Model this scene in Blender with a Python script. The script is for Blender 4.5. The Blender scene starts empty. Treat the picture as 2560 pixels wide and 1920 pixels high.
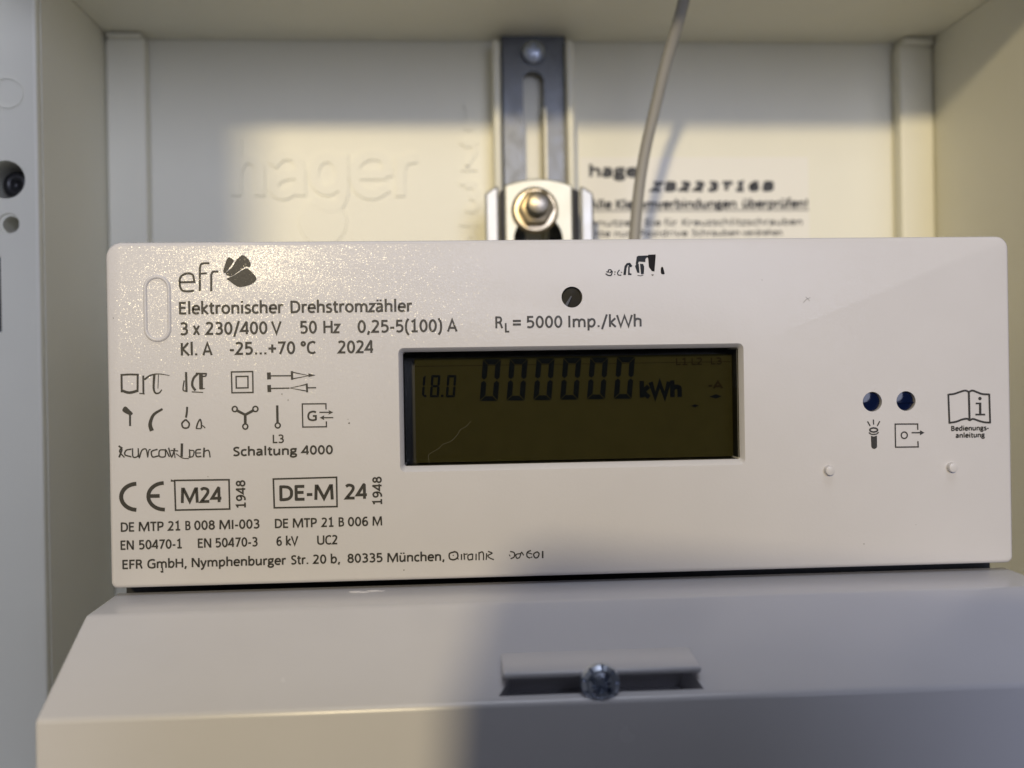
import bpy, bmesh, math, random
from mathutils import Vector, Matrix
import numpy as np

S = bpy.context.scene
COL = S.collection
random.seed(7)

# ------------------------------------------------------------------ camera
FPX = 2650.0                                   # focal length in pixels of the 2560 px wide photograph
CAM = Vector((-0.025904, -0.20639, 0.005237))  # metres; the meter's face lies in the plane y = 0
YAW, PITCH, ROLL = 0.068011, -0.002286, -0.016236
_cy, _sy, _cp, _sp = math.cos(YAW), math.sin(YAW), math.cos(PITCH), math.sin(PITCH)
FW = Vector((_sy * _cp, _cy * _cp, _sp))
_r = Vector((_cy, -_sy, 0)); _u = _r.cross(FW)
RT = _r * math.cos(ROLL) + _u * math.sin(ROLL)
UP = _u * math.cos(ROLL) - _r * math.sin(ROLL)
cd = bpy.data.cameras.new('camera'); cam = bpy.data.objects.new('camera', cd); COL.objects.link(cam)
cam.matrix_world = Matrix(((RT.x, UP.x, -FW.x, CAM.x), (RT.y, UP.y, -FW.y, CAM.y), (RT.z, UP.z, -FW.z, CAM.z), (0, 0, 0, 1)))
cd.sensor_width = 36; cd.lens = 36 * FPX / 2560
cd.clip_start = 0.005; cd.clip_end = 20
cd.dof.use_dof = True; cd.dof.focus_distance = 0.2064; cd.dof.aperture_fstop = 12.5
S.camera = cam

# ------------------------------------------------------------------ light of the room
W = bpy.data.worlds.new('World'); S.world = W; W.use_nodes = True
bg = W.node_tree.nodes['Background']; bg.inputs[0].default_value = (0.92, 0.97, 1.12, 1); bg.inputs[1].default_value = 0.04


def area_lamp(name, loc, target, size, power, color, shape='DISK'):
    l = bpy.data.lights.new(name, 'AREA'); l.shape = shape; l.size = size; l.energy = power; l.color = color
    o = bpy.data.objects.new(name, l); COL.objects.link(o); o.location = loc
    o.rotation_euler = (Vector(target) - Vector(loc)).to_track_quat('-Z', 'Y').to_euler()
    return o


KEYDIR = Vector((-0.2385, -1.0, 0.2425))
KEY = Vector((0.05, 0.08, 0.075)) + KEYDIR * 1.65
area_lamp('room_lamp', KEY, (0, 0, 0), 0.085, 16.5, (1.0, 0.825, 0.50))
area_lamp('front_fill', (0.32, -1.7, 0.32), (0, 0.05, 0), 0.8, 11.5, (0.86, 0.91, 1.17))  # cool fill lamp added in front; its source is unseen
area_lamp('overhead_fill', (0.1, -0.55, 1.5), (0, 0.0, 0), 0.9, 6.5, (0.92, 0.95, 1.06))  # fill lamp added overhead to lift the cover's upward slope
S.view_settings.view_transform = 'Standard'; S.view_settings.look = 'None'
S.view_settings.exposure = 0; S.view_settings.gamma = 1
S.cycles.use_denoising = True
S.cycles.max_bounces = 8; S.cycles.diffuse_bounces = 5; S.cycles.transparent_max_bounces = 12
S.cycles.sample_clamp_indirect = 3; S.cycles.sample_clamp_direct = 3


# ------------------------------------------------------------------ measuring: pixel of the photograph -> point on a plane of the place
def ray(px, py): return RT * ((px - 1280) / FPX) - UP * ((py - 960) / FPX) + FW
def P(px, py, y):
    d = ray(px, py); return CAM + d * ((y - CAM.y) / d.y)
def zoom(ox, oy, s): return lambda a, b, y=0.0: P(ox + a * s, oy + b * s, y)
PXM = 0.20639 / FPX                             # metres per photo pixel on the meter's face


# ------------------------------------------------------------------ materials
def nodes(m): return m.node_tree.nodes, m.node_tree.links
def mat(name, color, rough=0.5, metal=0.0, spec=0.5, bump=None, mottle=0.0, mscale=60, coat=0, crough=0.1, flakes=None):
    m = bpy.data.materials.new(name); m.use_nodes = True; n, l = nodes(m); b = n['Principled BSDF']
    b.inputs['Base Color'].default_value = (*color, 1); b.inputs['Roughness'].default_value = rough
    b.inputs['Metallic'].default_value = metal; b.inputs['Specular IOR Level'].default_value = spec
    b.inputs['Coat Weight'].default_value = coat; b.inputs['Coat Roughness'].default_value = crough
    tc = n.new('ShaderNodeTexCoord')
    if mottle:
        t = n.new('ShaderNodeTexNoise'); t.inputs['Scale'].default_value = mscale; t.inputs['Detail'].default_value = 5
        l.new(tc.outputs['Object'], t.inputs['Vector'])
        mr = n.new('ShaderNodeMapRange'); mr.inputs['From Min'].default_value = .3; mr.inputs['From Max'].default_value = .7
        mr.inputs['To Min'].default_value = 1 - mottle; mr.inputs['To Max'].default_value = 1 + mottle
        l.new(t.outputs['Fac'], mr.inputs['Value'])
        mx = n.new('ShaderNodeMix'); mx.data_type = 'RGBA'; mx.blend_type = 'MULTIPLY'; mx.inputs[0].default_value = 1
        mx.inputs[6].default_value = (*color, 1); l.new(mr.outputs[0], mx.inputs[7]); l.new(mx.outputs[2], b.inputs['Base Color'])
        r2 = n.new('ShaderNodeMath'); r2.operation = 'MULTIPLY'; r2.inputs[1].default_value = rough
        l.new(mr.outputs[0], r2.inputs[0]); l.new(r2.outputs[0], b.inputs['Roughness'])
    if bump:
        for i, (sc, st, dist) in enumerate(bump):
            t = n.new('ShaderNodeTexNoise'); t.inputs['Scale'].default_value = sc; t.inputs['Detail'].default_value = 2
            l.new(tc.outputs['Object'], t.inputs['Vector'])
            bp = n.new('ShaderNodeBump'); bp.inputs['Strength'].default_value = st; bp.inputs['Distance'].default_value = dist
            l.new(t.outputs['Fac'], bp.inputs['Height'])
            if i: l.new(prev.outputs[0], bp.inputs['Normal'])
            prev = bp
        l.new(prev.outputs[0], b.inputs['Normal'])
        if coat: l.new(prev.outputs[0], b.inputs['Coat Normal'])
    if flakes:                                   # tiny facets of the spark-eroded moulding: each tilts its own way and glints on its own
        sc, k = flakes
        vo = n.new('ShaderNodeTexVoronoi'); vo.inputs['Scale'].default_value = sc; l.new(tc.outputs['Object'], vo.inputs['Vector'])
        su = n.new('ShaderNodeVectorMath'); su.operation = 'SUBTRACT'; su.inputs[1].default_value = (.5, .5, .5); l.new(vo.outputs['Color'], su.inputs[0])
        le = n.new('ShaderNodeVectorMath'); le.operation = 'LENGTH'; l.new(su.outputs[0], le.inputs[0])
        p2 = n.new('ShaderNodeMath'); p2.operation = 'POWER'; p2.inputs[1].default_value = 2.0; l.new(le.outputs['Value'], p2.inputs[0])
        p3 = n.new('ShaderNodeMath'); p3.operation = 'MULTIPLY'; p3.inputs[1].default_value = k; l.new(p2.outputs[0], p3.inputs[0])
        sc_ = n.new('ShaderNodeVectorMath'); sc_.operation = 'SCALE'; l.new(su.outputs[0], sc_.inputs[0]); l.new(p3.outputs[0], sc_.inputs['Scale'])
        ge = n.new('ShaderNodeNewGeometry'); ad = n.new('ShaderNodeVectorMath'); ad.operation = 'ADD'
        l.new(ge.outputs['Normal'], ad.inputs[0]); l.new(sc_.outputs[0], ad.inputs[1])
        no = n.new('ShaderNodeVectorMath'); no.operation = 'NORMALIZE'; l.new(ad.outputs[0], no.inputs[0]); l.new(no.outputs[0], b.inputs['Coat Normal'])
    return m


GRAIN = [(1500, 0.10, 0.0002)]
FLAKE = (8500, 0.45)
M = {
    'white': mat('white_enclosure_plastic', (0.80, 0.785, 0.675), 0.45, spec=0.4, bump=[(900, .12, .0002)], mottle=.012),
    'grey': mat('light_grey_meter_plastic', (0.565, 0.556, 0.575), 0.45, spec=0.25, bump=GRAIN, mottle=.012, mscale=90, coat=0.20, crough=0.12, flakes=FLAKE),
    'cover': mat('light_grey_cover_plastic', (0.575, 0.57, 0.60), 0.27, spec=0.55, bump=[(1500, .1, .0001)], mottle=.015, mscale=70),
    'ink': mat('printing_ink', (0.030, 0.028, 0.025), 0.45, spec=0.3, bump=GRAIN, coat=0.16, crough=0.09, flakes=FLAKE),
    'stamp': mat('smudged_stamp_ink', (0.014, 0.018, 0.028), 0.6, spec=0.2, mottle=.5, mscale=900),
    'stampd': mat('stamp_ink', (0.006, 0.0055, 0.008), 0.6, spec=0.15),
    'black': mat('black_display_case', (0.006, 0.006, 0.006), 0.4),
    'lcd': mat('olive_lcd', (0.040, 0.0365, 0.0135), 0.6, spec=0.0, mottle=.05, mscale=300),
    'seg': mat('lcd_segment', (0.006, 0.008, 0.010), 0.5, spec=0.0),
    'seg2': mat('faint_lcd_segment', (0.020, 0.015, 0.008), 0.5, spec=0.0),
    'blue': mat('dark_blue_lens', (0.003, 0.007, 0.034), 0.08, spec=0.3),
    'smoke': mat('smoky_lens', (0.019, 0.0175, 0.0135), 0.5, spec=0.12, mottle=.4, mscale=500),
    'zinc': mat('galvanised_steel', (0.125, 0.13, 0.135), 0.44, 1.0, mottle=.22, mscale=260, bump=[(1200, .12, .0002)]),
    'zinc2': mat('bright_zinc_plate', (0.50, 0.495, 0.43), 0.52, 1.0, mottle=.06, mscale=200),
    'edge': mat('polished_zinc_edge', (0.40, 0.41, 0.42), 0.48, 1.0, mottle=.08, mscale=300),
    'stud': mat('dull_steel_stud', (0.30, 0.27, 0.22), 0.35, 1.0, mottle=.1, mscale=300),
    'web': mat('shaded_steel_web', (0.10, 0.10, 0.11), 0.4, 1.0),  # darkened zinc: shade between plate and wings is put into the colour
    'lip': mat('lit_zinc_edge', (0.80, 0.76, 0.62), 0.65, 0.7),  # paler than the rail: light on the slot edge is put into the colour
    'brass': mat('yellow_chromated_nut', (0.52, 0.43, 0.29), 0.33, 1.0, mottle=.12, mscale=300),
    'bzinc': mat('blue_zinc_screw', (0.58, 0.64, 0.76), 0.36, 1.0, mottle=.06, mscale=400),
    'cable': mat('milky_sheath', (0.30, 0.29, 0.265), 0.55, spec=0.5),
    'paper': mat('white_sticker', (0.81, 0.795, 0.735), 0.5),
    'band': mat('grey_print', (0.42, 0.41, 0.38), 0.5),
    'print': mat('black_sticker_print', (0.03, 0.03, 0.03), 0.5),
    'fibre': mat('pale_fibre', (0.075, 0.068, 0.045), 0.6),
    'phone': mat('black_phone', (0.015, 0.015, 0.017), 0.35),
    'door': mat('painted_steel', (0.75, 0.74, 0.72), 0.45),
}
m = bpy.data.materials.new('clear_pane'); m.use_nodes = True; n, l = nodes(m)
n.remove(n['Principled BSDF']); tr = n.new('ShaderNodeBsdfTransparent'); tr.inputs[0].default_value = (.93, .93, .92, 1)
gl = n.new('ShaderNodeBsdfGlossy'); gl.inputs['Roughness'].default_value = 0.03
fr = n.new('ShaderNodeFresnel'); fr.inputs[0].default_value = 1.46; mx = n.new('ShaderNodeMixShader')
l.new(fr.outputs[0], mx.inputs[0]); l.new(tr.outputs[0], mx.inputs[1]); l.new(gl.outputs[0], mx.inputs[2])
l.new(mx.outputs[0], n['Material Output'].inputs[0]); M['pane'] = m


# ------------------------------------------------------------------ building helpers
def link(name, me, material, parent=None, smooth=False):
    o = bpy.data.objects.new(name, me); COL.objects.link(o)
    if material is not None:
        me.materials.clear(); me.materials.append(M[material])
    if parent is not None: o.parent = parent
    if smooth:
        for p in me.polygons: p.use_smooth = True
    return o
def from_bm(name, bm, material, parent=None, smooth=False):
    bmesh.ops.recalc_face_normals(bm, faces=bm.faces)
    me = bpy.data.meshes.new(name); bm.to_mesh(me); bm.free()
    return link(name, me, material, parent, smooth)
def thing(name, label, cat, group=None, kind=None):
    o = bpy.data.objects.new(name, None); COL.objects.link(o); o.empty_display_size = .02
    return tag(o, label, cat, group, kind)
def tag(o, label, cat, group=None, kind=None):
    o['label'] = label; o['category'] = cat
    if group: o['group'] = group
    if kind: o['kind'] = kind
    return o
def box_bm(x0, x1, y0, y1, z0, z1, bm=None):
    bm = bm or bmesh.new()
    v = [bm.verts.new((x, y, z)) for x in (x0, x1) for y in (y0, y1) for z in (z0, z1)]
    for f in ((0, 1, 3, 2), (4, 6, 7, 5), (0, 4, 5, 1), (2, 3, 7, 6), (0, 2, 6, 4), (1, 5, 7, 3)): bm.faces.new([v[i] for i in f])
    return bm
def prism_y(outline, y0, y1, bm=None, taper=None):
    """closed outline of (x, z) from y0 to y1; taper gives the outline at y1"""
    bm = bm or bmesh.new(); b = taper or outline
    a = [bm.verts.new((x, y0, z)) for x, z in outline]; c = [bm.verts.new((x, y1, z)) for x, z in b]
    k = len(a); bm.faces.new(a); bm.faces.new(c[::-1])
    for i in range(k): bm.faces.new((a[i], c[i], c[(i + 1) % k], a[(i + 1) % k]))
    return bm
def prism_x(profile, x0, x1, bm=None):
    bm = bm or bmesh.new()
    a = [bm.verts.new((x0, y, z)) for y, z in profile]; c = [bm.verts.new((x1, y, z)) for y, z in profile]
    k = len(a); bm.faces.new(a); bm.faces.new(c[::-1])
    for i in range(k): bm.faces.new((a[i], c[i], c[(i + 1) % k], a[(i + 1) % k]))
    return bm
def circle(cx, cz, r, k=40, rz=None): return [(cx + r * math.cos(2 * math.pi * i / k), cz + (rz or r) * math.sin(2 * math.pi * i / k)) for i in range(k)]
def rrect(x0, x1, z0, z1, r, k=8):
    """rounded rectangle; r = radii of the corners (lower left, lower right, upper right, upper left)"""
    if not isinstance(r, (list, tuple)): r = [r] * 4
    pts = []
    for (cx, cz, a, q) in ((x0 + r[0], z0 + r[0], math.pi, r[0]), (x1 - r[1], z0 + r[1], 1.5 * math.pi, r[1]), (x1 - r[2], z1 - r[2], 0, r[2]), (x0 + r[3], z1 - r[3], .5 * math.pi, r[3])):
        for i in range(k + 1):
            t = a + i / k * math.pi / 2; pts.append((cx + q * math.cos(t), cz + q * math.sin(t)))
    return pts
def finish(o, bevel=None, segs=3, cuts=(), angle=35, bevel_first=True, weld=True):
    """bevels the edges and cuts the openings, then bakes the result into the mesh"""
    def bev():
        b = o.modifiers.new('b', 'BEVEL'); b.width = bevel; b.segments = segs; b.limit_method = 'ANGLE'; b.angle_limit = math.radians(angle)
    if bevel and bevel_first: bev()
    cutters = []
    for bm in cuts:
        c = from_bm('cutter', bm, None); cutters.append(c)
        md = o.modifiers.new('c', 'BOOLEAN'); md.operation = 'DIFFERENCE'; md.object = c; md.solver = 'EXACT'
    if bevel and not bevel_first: bev()
    bpy.context.view_layer.update()
    ev = o.evaluated_get(bpy.context.evaluated_depsgraph_get()); me = bpy.data.meshes.new_from_object(ev)
    old = o.data; o.modifiers.clear(); o.data = me; bpy.data.meshes.remove(old)
    for c in cutters:
        cm = c.data; bpy.data.objects.remove(c); bpy.data.meshes.remove(cm)
    return o
def shade(o, ang=35):
    me = o.data
    for p in me.polygons: p.use_smooth = True
    bm = bmesh.new(); bm.from_mesh(me)
    for e in bm.edges:
        e.smooth = not (len(e.link_faces) == 2 and e.calc_face_angle(0) > math.radians(ang))
    bm.to_mesh(me); bm.free(); return o
def lathe_y(prof, cx, cz, k=40, bm=None):
    """profile of (radius, y) turned about the line x = cx, z = cz"""
    bm = bm or bmesh.new(); rings = []
    for r, y in prof:
        rings.append([bm.verts.new((cx, y, cz))] if r < 1e-7 else [bm.verts.new((cx + r * math.cos(2 * math.pi * i / k), y, cz + r * math.sin(2 * math.pi * i / k))) for i in range(k)])
    for a, b in zip(rings, rings[1:]):
        for i in range(k):
            j = (i + 1) % k
            if len(a) == 1: bm.faces.new((a[0], b[i], b[j]))
            elif len(b) == 1: bm.faces.new((a[i], b[0], a[j]))
            else: bm.faces.new((a[i], b[i], b[j], a[j]))
    return bm


# ------------------------------------------------------------------ flat print: pen strokes in the plane x, z
def spline(pts, closed=False, k=6):
    q = [Vector(p) for p in pts]; out = []; nn = len(q)
    for i in range(nn if closed else nn - 1):
        p1, p2 = q[i], q[(i + 1) % nn]
        p0 = q[i - 1] if (i or closed) else p1 * 2 - p2
        p3 = q[(i + 2) % nn] if (closed or i + 2 < nn) else p2 * 2 - p1
        for s in range(k):
            t = s / k
            out.append(.5 * ((2 * p1) + (p2 - p0) * t + (2 * p0 - 5 * p1 + 4 * p2 - p3) * t * t + (3 * p1 - p0 - 3 * p2 + p3) * t ** 3))
    if not closed: out.append(q[-1])
    return [tuple(p) for p in out]
def arc(cx, cy, rx, ry, a0, a1, k=14): return [(cx + rx * math.cos(math.radians(a0 + (a1 - a0) * i / k)), cy + ry * math.sin(math.radians(a0 + (a1 - a0) * i / k))) for i in range(k + 1)]


class Print:
    """collects strokes and filled shapes as one thin sheet of ink lying on the plane y"""
    def __init__(s, y): s.bm = bmesh.new(); s.y = y; s.k = 0
    def _y(s): s.k += 1; return s.y - 1.5e-6 * (s.k % 12)
    def ribbon(s, pts, w, closed=False, depth=0, w1=None, cap=False):
        p = [Vector(a) for a in pts]
        p = [a for i, a in enumerate(p) if i == 0 or (a - p[i - 1]).length > 1e-9]
        if closed and (p[0] - p[-1]).length < 1e-9: p.pop()
        nn = len(p); L = []; R = []
        if nn < 2: return
        if cap and not closed:
            p[0] = p[0] + (p[0] - p[1]).normalized() * w * .4; p[-1] = p[-1] + (p[-1] - p[-2]).normalized() * w * .4
        for i in range(nn):
            a = p[i] - p[i - 1] if (i or closed) else p[1] - p[0]
            b = p[(i + 1) % nn] - p[i] if (i < nn - 1 or closed) else p[i] - p[i - 1]
            a = a.normalized(); b = b.normalized(); t = (a + b)
            t = t.normalized() if t.length > 1e-6 else a
            nrm = Vector((-t.y, t.x)); c = max(.45, nrm.dot(Vector((-a.y, a.x))))
            ww = w if w1 is None else w + (w1 - w) * i / (nn - 1)
            L.append(p[i] + nrm * ww / 2 / c); R.append(p[i] - nrm * ww / 2 / c)
        y = s._y(); bm = s.bm
        l = [bm.verts.new((a.x, y, a.y)) for a in L]; r = [bm.verts.new((a.x, y, a.y)) for a in R]
        for i in range(nn if closed else nn - 1):
            j = (i + 1) % nn; bm.faces.new((l[i], l[j], r[j], r[i]))
        if depth:
            l2 = [bm.verts.new((a.x, y + depth, a.y)) for a in L]; r2 = [bm.verts.new((a.x, y + depth, a.y)) for a in R]
            for i in range(nn if closed else nn - 1):
                j = (i + 1) % nn; bm.faces.new((l[i], l2[i], l2[j], l[j])); bm.faces.new((r[i], r[j], r2[j], r2[i]))
            if not closed:
                bm.faces.new((l[0], r[0], r2[0], l2[0])); bm.faces.new((l[-1], l2[-1], r2[-1], r[-1]))
    def fill(s, pts):
        y = s._y(); s.bm.faces.new([s.bm.verts.new((a[0], y, a[1])) for a in pts])
    def done(s, name, material, parent):
        bmesh.ops.triangulate(s.bm, faces=[f for f in s.bm.faces if len(f.verts) > 4])
        for f in s.bm.faces:
            f.normal_update()
            if abs(f.normal.y) > .5 and f.normal.y > 0: f.normal_flip()
        me = bpy.data.meshes.new(name); s.bm.to_mesh(me); s.bm.free()
        return link(name, me, material, parent)


H, X, D, A = 634, 466, -180, 690
def _n(x0, x1, top=X): return [[(x0, 0), (x0, top)], spline([(x0, 300), (x0 + 70, 392), (x0 + 150, 424), (x1 - 20, 385), (x1, 290)]) + [(x1, 0)]]
_bowl = lambda cx, rx: arc(cx, X / 2, rx, X / 2 - 36, 0, 360, 22)
GLYPH = {
    ' ': (226, []), 'E': (488, [[(98, 0), (98, H)], [(60, 592), (432, 592)], [(60, 335), (400, 335)], [(60, 42), (435, 42)]]),
    'l': (229, [[(115, 0), (115, A)]]), 'I': (252, [[(126, 0), (126, H)]]), 'i': (229, [[(115, 0), (115, X)], [(115, 568), (115, 662)]]),
    'e': (498, [[(70, 245), (428, 245)] + spline([(425, 245), (415, 350), (345, 425), (260, 432), (140, 390), (82, 245), (112, 100), (215, 38), (320, 38), (415, 68)])[1:]]),
    'k': (455, [[(105, 0), (105, A)], [(400, X), (150, 240), (420, 0)]]),
    't': (335, [spline([(150, 590), (150, 450), (150, 250), (152, 120), (185, 45), (250, 36), (310, 48)]), [(30, 430), (310, 430)]]),
    'r': (349, [[(105, 0), (105, X)], spline([(105, 310), (160, 395), (225, 425), (335, 418)])]),
    'o': (527, [_bowl(263, 188)]), 'n': (525, _n(105, 425)),
    's': (391, [spline([(330, 405), (255, 432), (165, 430), (90, 370), (110, 295), (200, 245), (300, 195), (325, 120), (270, 50), (180, 34), (100, 42), (45, 68)])]),
    'c': (423, [spline([(385, 395), (320, 428), (250, 430), (135, 385), (84, 233), (115, 100), (210, 36), (300, 38), (390, 75)])]),
    'h': (525, _n(105, 425, A)), 'D': (615, [[(98, 0), (98, H)], [(60, 592), (230, 592)] + spline([(230, 592), (410, 555), (515, 430), (525, 317), (510, 190), (400, 75), (230, 42)])[1:] + [(60, 42)]]),
    'm': (799, _n(105, 400) + [spline([(400, 300), (470, 392), (540, 424), (660, 385), (698, 290)]) + [(698, 0)]]),
    'z': (395, [[(40, 428), (345, 428), (50, 40), (355, 40)]]),
    'a': (479, [spline([(80, 400), (160, 432), (250, 432), (340, 400), (372, 300)]) + [(372, 0)], spline([(372, 250), (260, 250), (150, 230), (88, 165), (92, 80), (165, 34), (260, 55), (372, 140)])]),
    'd': (525, [[(425, 0), (425, A)], spline([(425, 380), (340, 425), (250, 432), (140, 390), (84, 233), (110, 90), (190, 36), (290, 50), (425, 150)])]),
    'b': (525, [[(105, 0), (105, A)], spline([(105, 150), (160, 70), (270, 34), (380, 90), (441, 233), (415, 370), (330, 430), (230, 415), (105, 300)])]),
    'p': (525, [[(105, D), (105, X)], spline([(105, 150), (160, 70), (270, 34), (380, 90), (441, 233), (415, 370), (330, 430), (230, 415), (105, 300)])]),
    'g': (471, [spline([(225, 432), (110, 390), (95, 290), (150, 215), (235, 200), (340, 240), (360, 320), (325, 400), (225, 432)]), [(240, 428), (445, 428)], spline([(150, 215), (90, 150), (125, 85), (230, 65), (350, 50), (405, -25), (360, -110), (220, -150), (90, -110), (60, -40), (130, 70)])]),
    'u': (525, [[(98, X), (98, 180)] + spline([(98, 180), (120, 80), (190, 36), (280, 55), (420, 170)])[1:], [(420, 0), (420, X)]]),
    'v': (452, [[(40, X), (226, 10), (412, X)]]), 'f': (305, [[(125, 0), (125, 540)] + spline([(125, 540), (145, 625), (210, 658), (305, 648)])[1:], [(25, 430), (285, 430)]]),
    'y': (453, [[(45, X), (226, 20)], spline([(410, X), (226, 0), (170, -110), (110, -150), (40, -145)])]),
    'x': (433, [[(50, X), (383, 0)], [(383, X), (50, 0)]]), '/': (386, [[(330, 680), (55, -120)]]),
    'V': (567, [[(40, H), (283, 20), (527, H)]]), 'H': (623, [[(100, 0), (100, H)], [(523, 0), (523, H)], [(100, 330), (523, 330)]]),
    'A': (579, [[(40, 0), (289, 610), (538, 0)], [(130, 190), (450, 190)]]),
    'K': (520, [[(100, 0), (100, H)], [(455, H), (150, 325), (490, 0)]]),
    'C': (533, [spline([(490, 545), (410, 590), (320, 597), (150, 520), (85, 317), (135, 110), (290, 36), (400, 42), (490, 85)])]),
    'R': (543, [[(98, 0), (98, H)], [(60, 592), (240, 592)] + spline([(240, 592), (360, 570), (410, 470), (370, 365), (240, 318)])[1:] + [(60, 318)], spline([(270, 310), (350, 270), (400, 170), (470, 0)])]),
    'L': (420, [[(98, H), (98, 42), (395, 42)]]), 'W': (890, [[(40, H), (235, 25), (445, 590), (655, 25), (850, H)]]),
    'S': (459, [spline([(395, 555), (310, 595), (210, 595), (105, 540), (100, 430), (190, 350), (310, 280), (375, 190), (335, 85), (220, 38), (120, 48), (50, 80)])]),
    'M': (855, [[(95, 0), (120, 592), (165, 592), (427, 60), (690, 592), (735, 592), (760, 0)]]), 'T': (487, [[(243, 0), (243, H)], [(20, 592), (467, 592)]]),
    'P': (517, [[(98, 0), (98, H)], [(60, 592), (240, 592)] + spline([(240, 592), (385, 565), (430, 450), (385, 325), (240, 270)])[1:] + [(60, 270)]]),
    'B': (544, [[(98, 0), (98, H)], [(60, 592), (260, 592)] + spline([(260, 592), (380, 560), (405, 465), (360, 370), (250, 335)])[1:] + [(60, 335)], spline([(250, 335), (400, 300), (445, 190), (400, 80), (250, 42)]) + [(60, 42)]]),
    'N': (646, [[(98, 0), (98, 592), (140, 592), (506, 42), (548, 42), (548, H)]]), 'U': (642, [[(95, H), (95, 240)] + spline([(95, 240), (140, 90), (320, 36), (500, 90), (547, 240)])[1:] + [(547, H)]]),
    'F': (459, [[(98, 0), (98, H)], [(60, 592), (425, 592)], [(60, 320), (395, 320)]]),
    'G': (631, [spline([(555, 545), (460, 592), (340, 597), (160, 520), (85, 317), (135, 110), (310, 36), (440, 42), (545, 80)]) + [(545, 310), (360, 310)]]),
    'O': (662, [arc(331, 317, 244, 280, 0, 360, 26)]), 'Z': (468, [[(50, 592), (410, 592), (45, 42), (430, 42)]]),
    '0': (507, [arc(253, 317, 168, 280, 0, 360, 24)]), '1': (507, [[(100, 520), (265, 610), (265, 0)], [(95, 38), (440, 38)]]),
    '2': (507, [spline([(75, 540), (160, 595), (270, 595), (370, 540), (380, 430), (310, 310), (85, 42)]) + [(440, 42)]]),
    '3': (507, [spline([(85, 555), (170, 597), (280, 595), (375, 530), (370, 410), (290, 340), (190, 330)]), spline([(190, 330), (320, 315), (400, 240), (395, 120), (300, 45), (180, 36), (70, 70)])]),
    '4': (507, [[(365, 0), (365, 634)], [(385, 605), (340, 605), (50, 170), (470, 170)]]), '5': (507, [[(410, 592), (125, 592), (115, 345)] + spline([(115, 345), (250, 370), (370, 320), (410, 200), (350, 80), (220, 34), (75, 65)])[1:]]),
    '6': (507, [spline([(410, 580), (310, 597), (190, 550), (105, 400), (92, 220), (150, 70), (260, 34), (380, 90), (410, 210), (350, 330), (240, 350), (105, 270)])]),
    '7': (507, [[(65, 592), (415, 592), (170, 0)]]),
    '8': (507, [arc(253, 470, 140, 125, 0, 360, 20), arc(253, 187, 168, 150, 0, 360, 22)]),
    '9': (507, [spline([(100, 50), (200, 34), (320, 85), (405, 230), (415, 410), (355, 560), (250, 597), (130, 540), (97, 420), (150, 300), (260, 280), (405, 360)])]),
    ',': (250, [[(150, 90), (80, -110)]]), '.': (252, [[(126, 0), (126, 100)]]), '-': (306, [[(40, 235), (265, 235)]]), '+': (498, [[(40, 290), (458, 290)], [(249, 80), (249, 500)]]),
    '(': (303, [spline([(240, 690), (130, 520), (95, 270), (130, 30), (240, -150)])]), ')': (303, [spline([(63, 690), (173, 520), (208, 270), (173, 30), (63, -150)])]),
    '=': (498, [[(50, 385), (450, 385)], [(50, 195), (450, 195)]]), '\u00b0': (339, [arc(170, 510, 90, 90, 0, 360, 16)]), '!': (326, [[(163, 180), (163, H)], [(163, 0), (163, 95)]]),
    '\u00e4': (479, []), '\u00fc': (525, []),
}
GLYPH['\u00e4'] = (479, GLYPH['a'][1] + [[(130, 560), (130, 655)], [(300, 560), (300, 655)]])
GLYPH['\u00fc'] = (525, GLYPH['u'][1] + [[(170, 560), (170, 655)], [(350, 560), (350, 655)]])


WEIGHT = 1.3
def write(pr, text, pos, width, cap, weight=88, shear=0, rot=False, depth=0, track=0):
    """writes text with its ink starting at pos (x, z) on the baseline, width wide and cap tall"""
    weight *= WEIGHT; sy = cap / H; adv = 0; strokes = []; lo, hi = 1e9, -1e9
    for ch in text:
        a, st = GLYPH[ch]
        for s_ in st:
            strokes.append((adv, s_))
            hv = [p[0] for p in s_]; pad = weight * .5 if len(s_) > 2 or abs(s_[0][1] - s_[-1][1]) > abs(s_[0][0] - s_[-1][0]) else 0
            lo = min(lo, adv + min(hv) - pad); hi = max(hi, adv + max(hv) + pad)
        adv += a + track
    sx = width / (hi - lo)
    for off, s_ in strokes:
        q = []
        for (x, z) in s_:
            u, v = (off + x - lo) * sx + shear * z * sy, z * sy
            q.append((pos[0] - v, pos[1] + u) if rot else (pos[0] + u, pos[1] + v))
        closed = (Vector(q[0]) - Vector(q[-1])).length < 1e-7 and len(q) > 4
        if closed: q = q[:-1]
        pr.ribbon(q, weight * (sx + sy) / 2, closed, depth)


def line(name, parent, zm, words, base, cap, y=-5e-5, weight=88, material='ink', shear=0, track=0):
    """one printed line; words = (text, first, last) along x in a zoomed view, base = (a, b) on the baseline there"""
    pr = Print(y); z = zm(*base, y).z
    for t, a0, a1 in words:
        x0 = zm(a0, base[1], y).x; x1 = zm(a1, base[1], y).x
        write(pr, t, (x0, z), x1 - x0, cap, weight, shear, track=track)
    return pr.done(name, material, parent)


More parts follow.
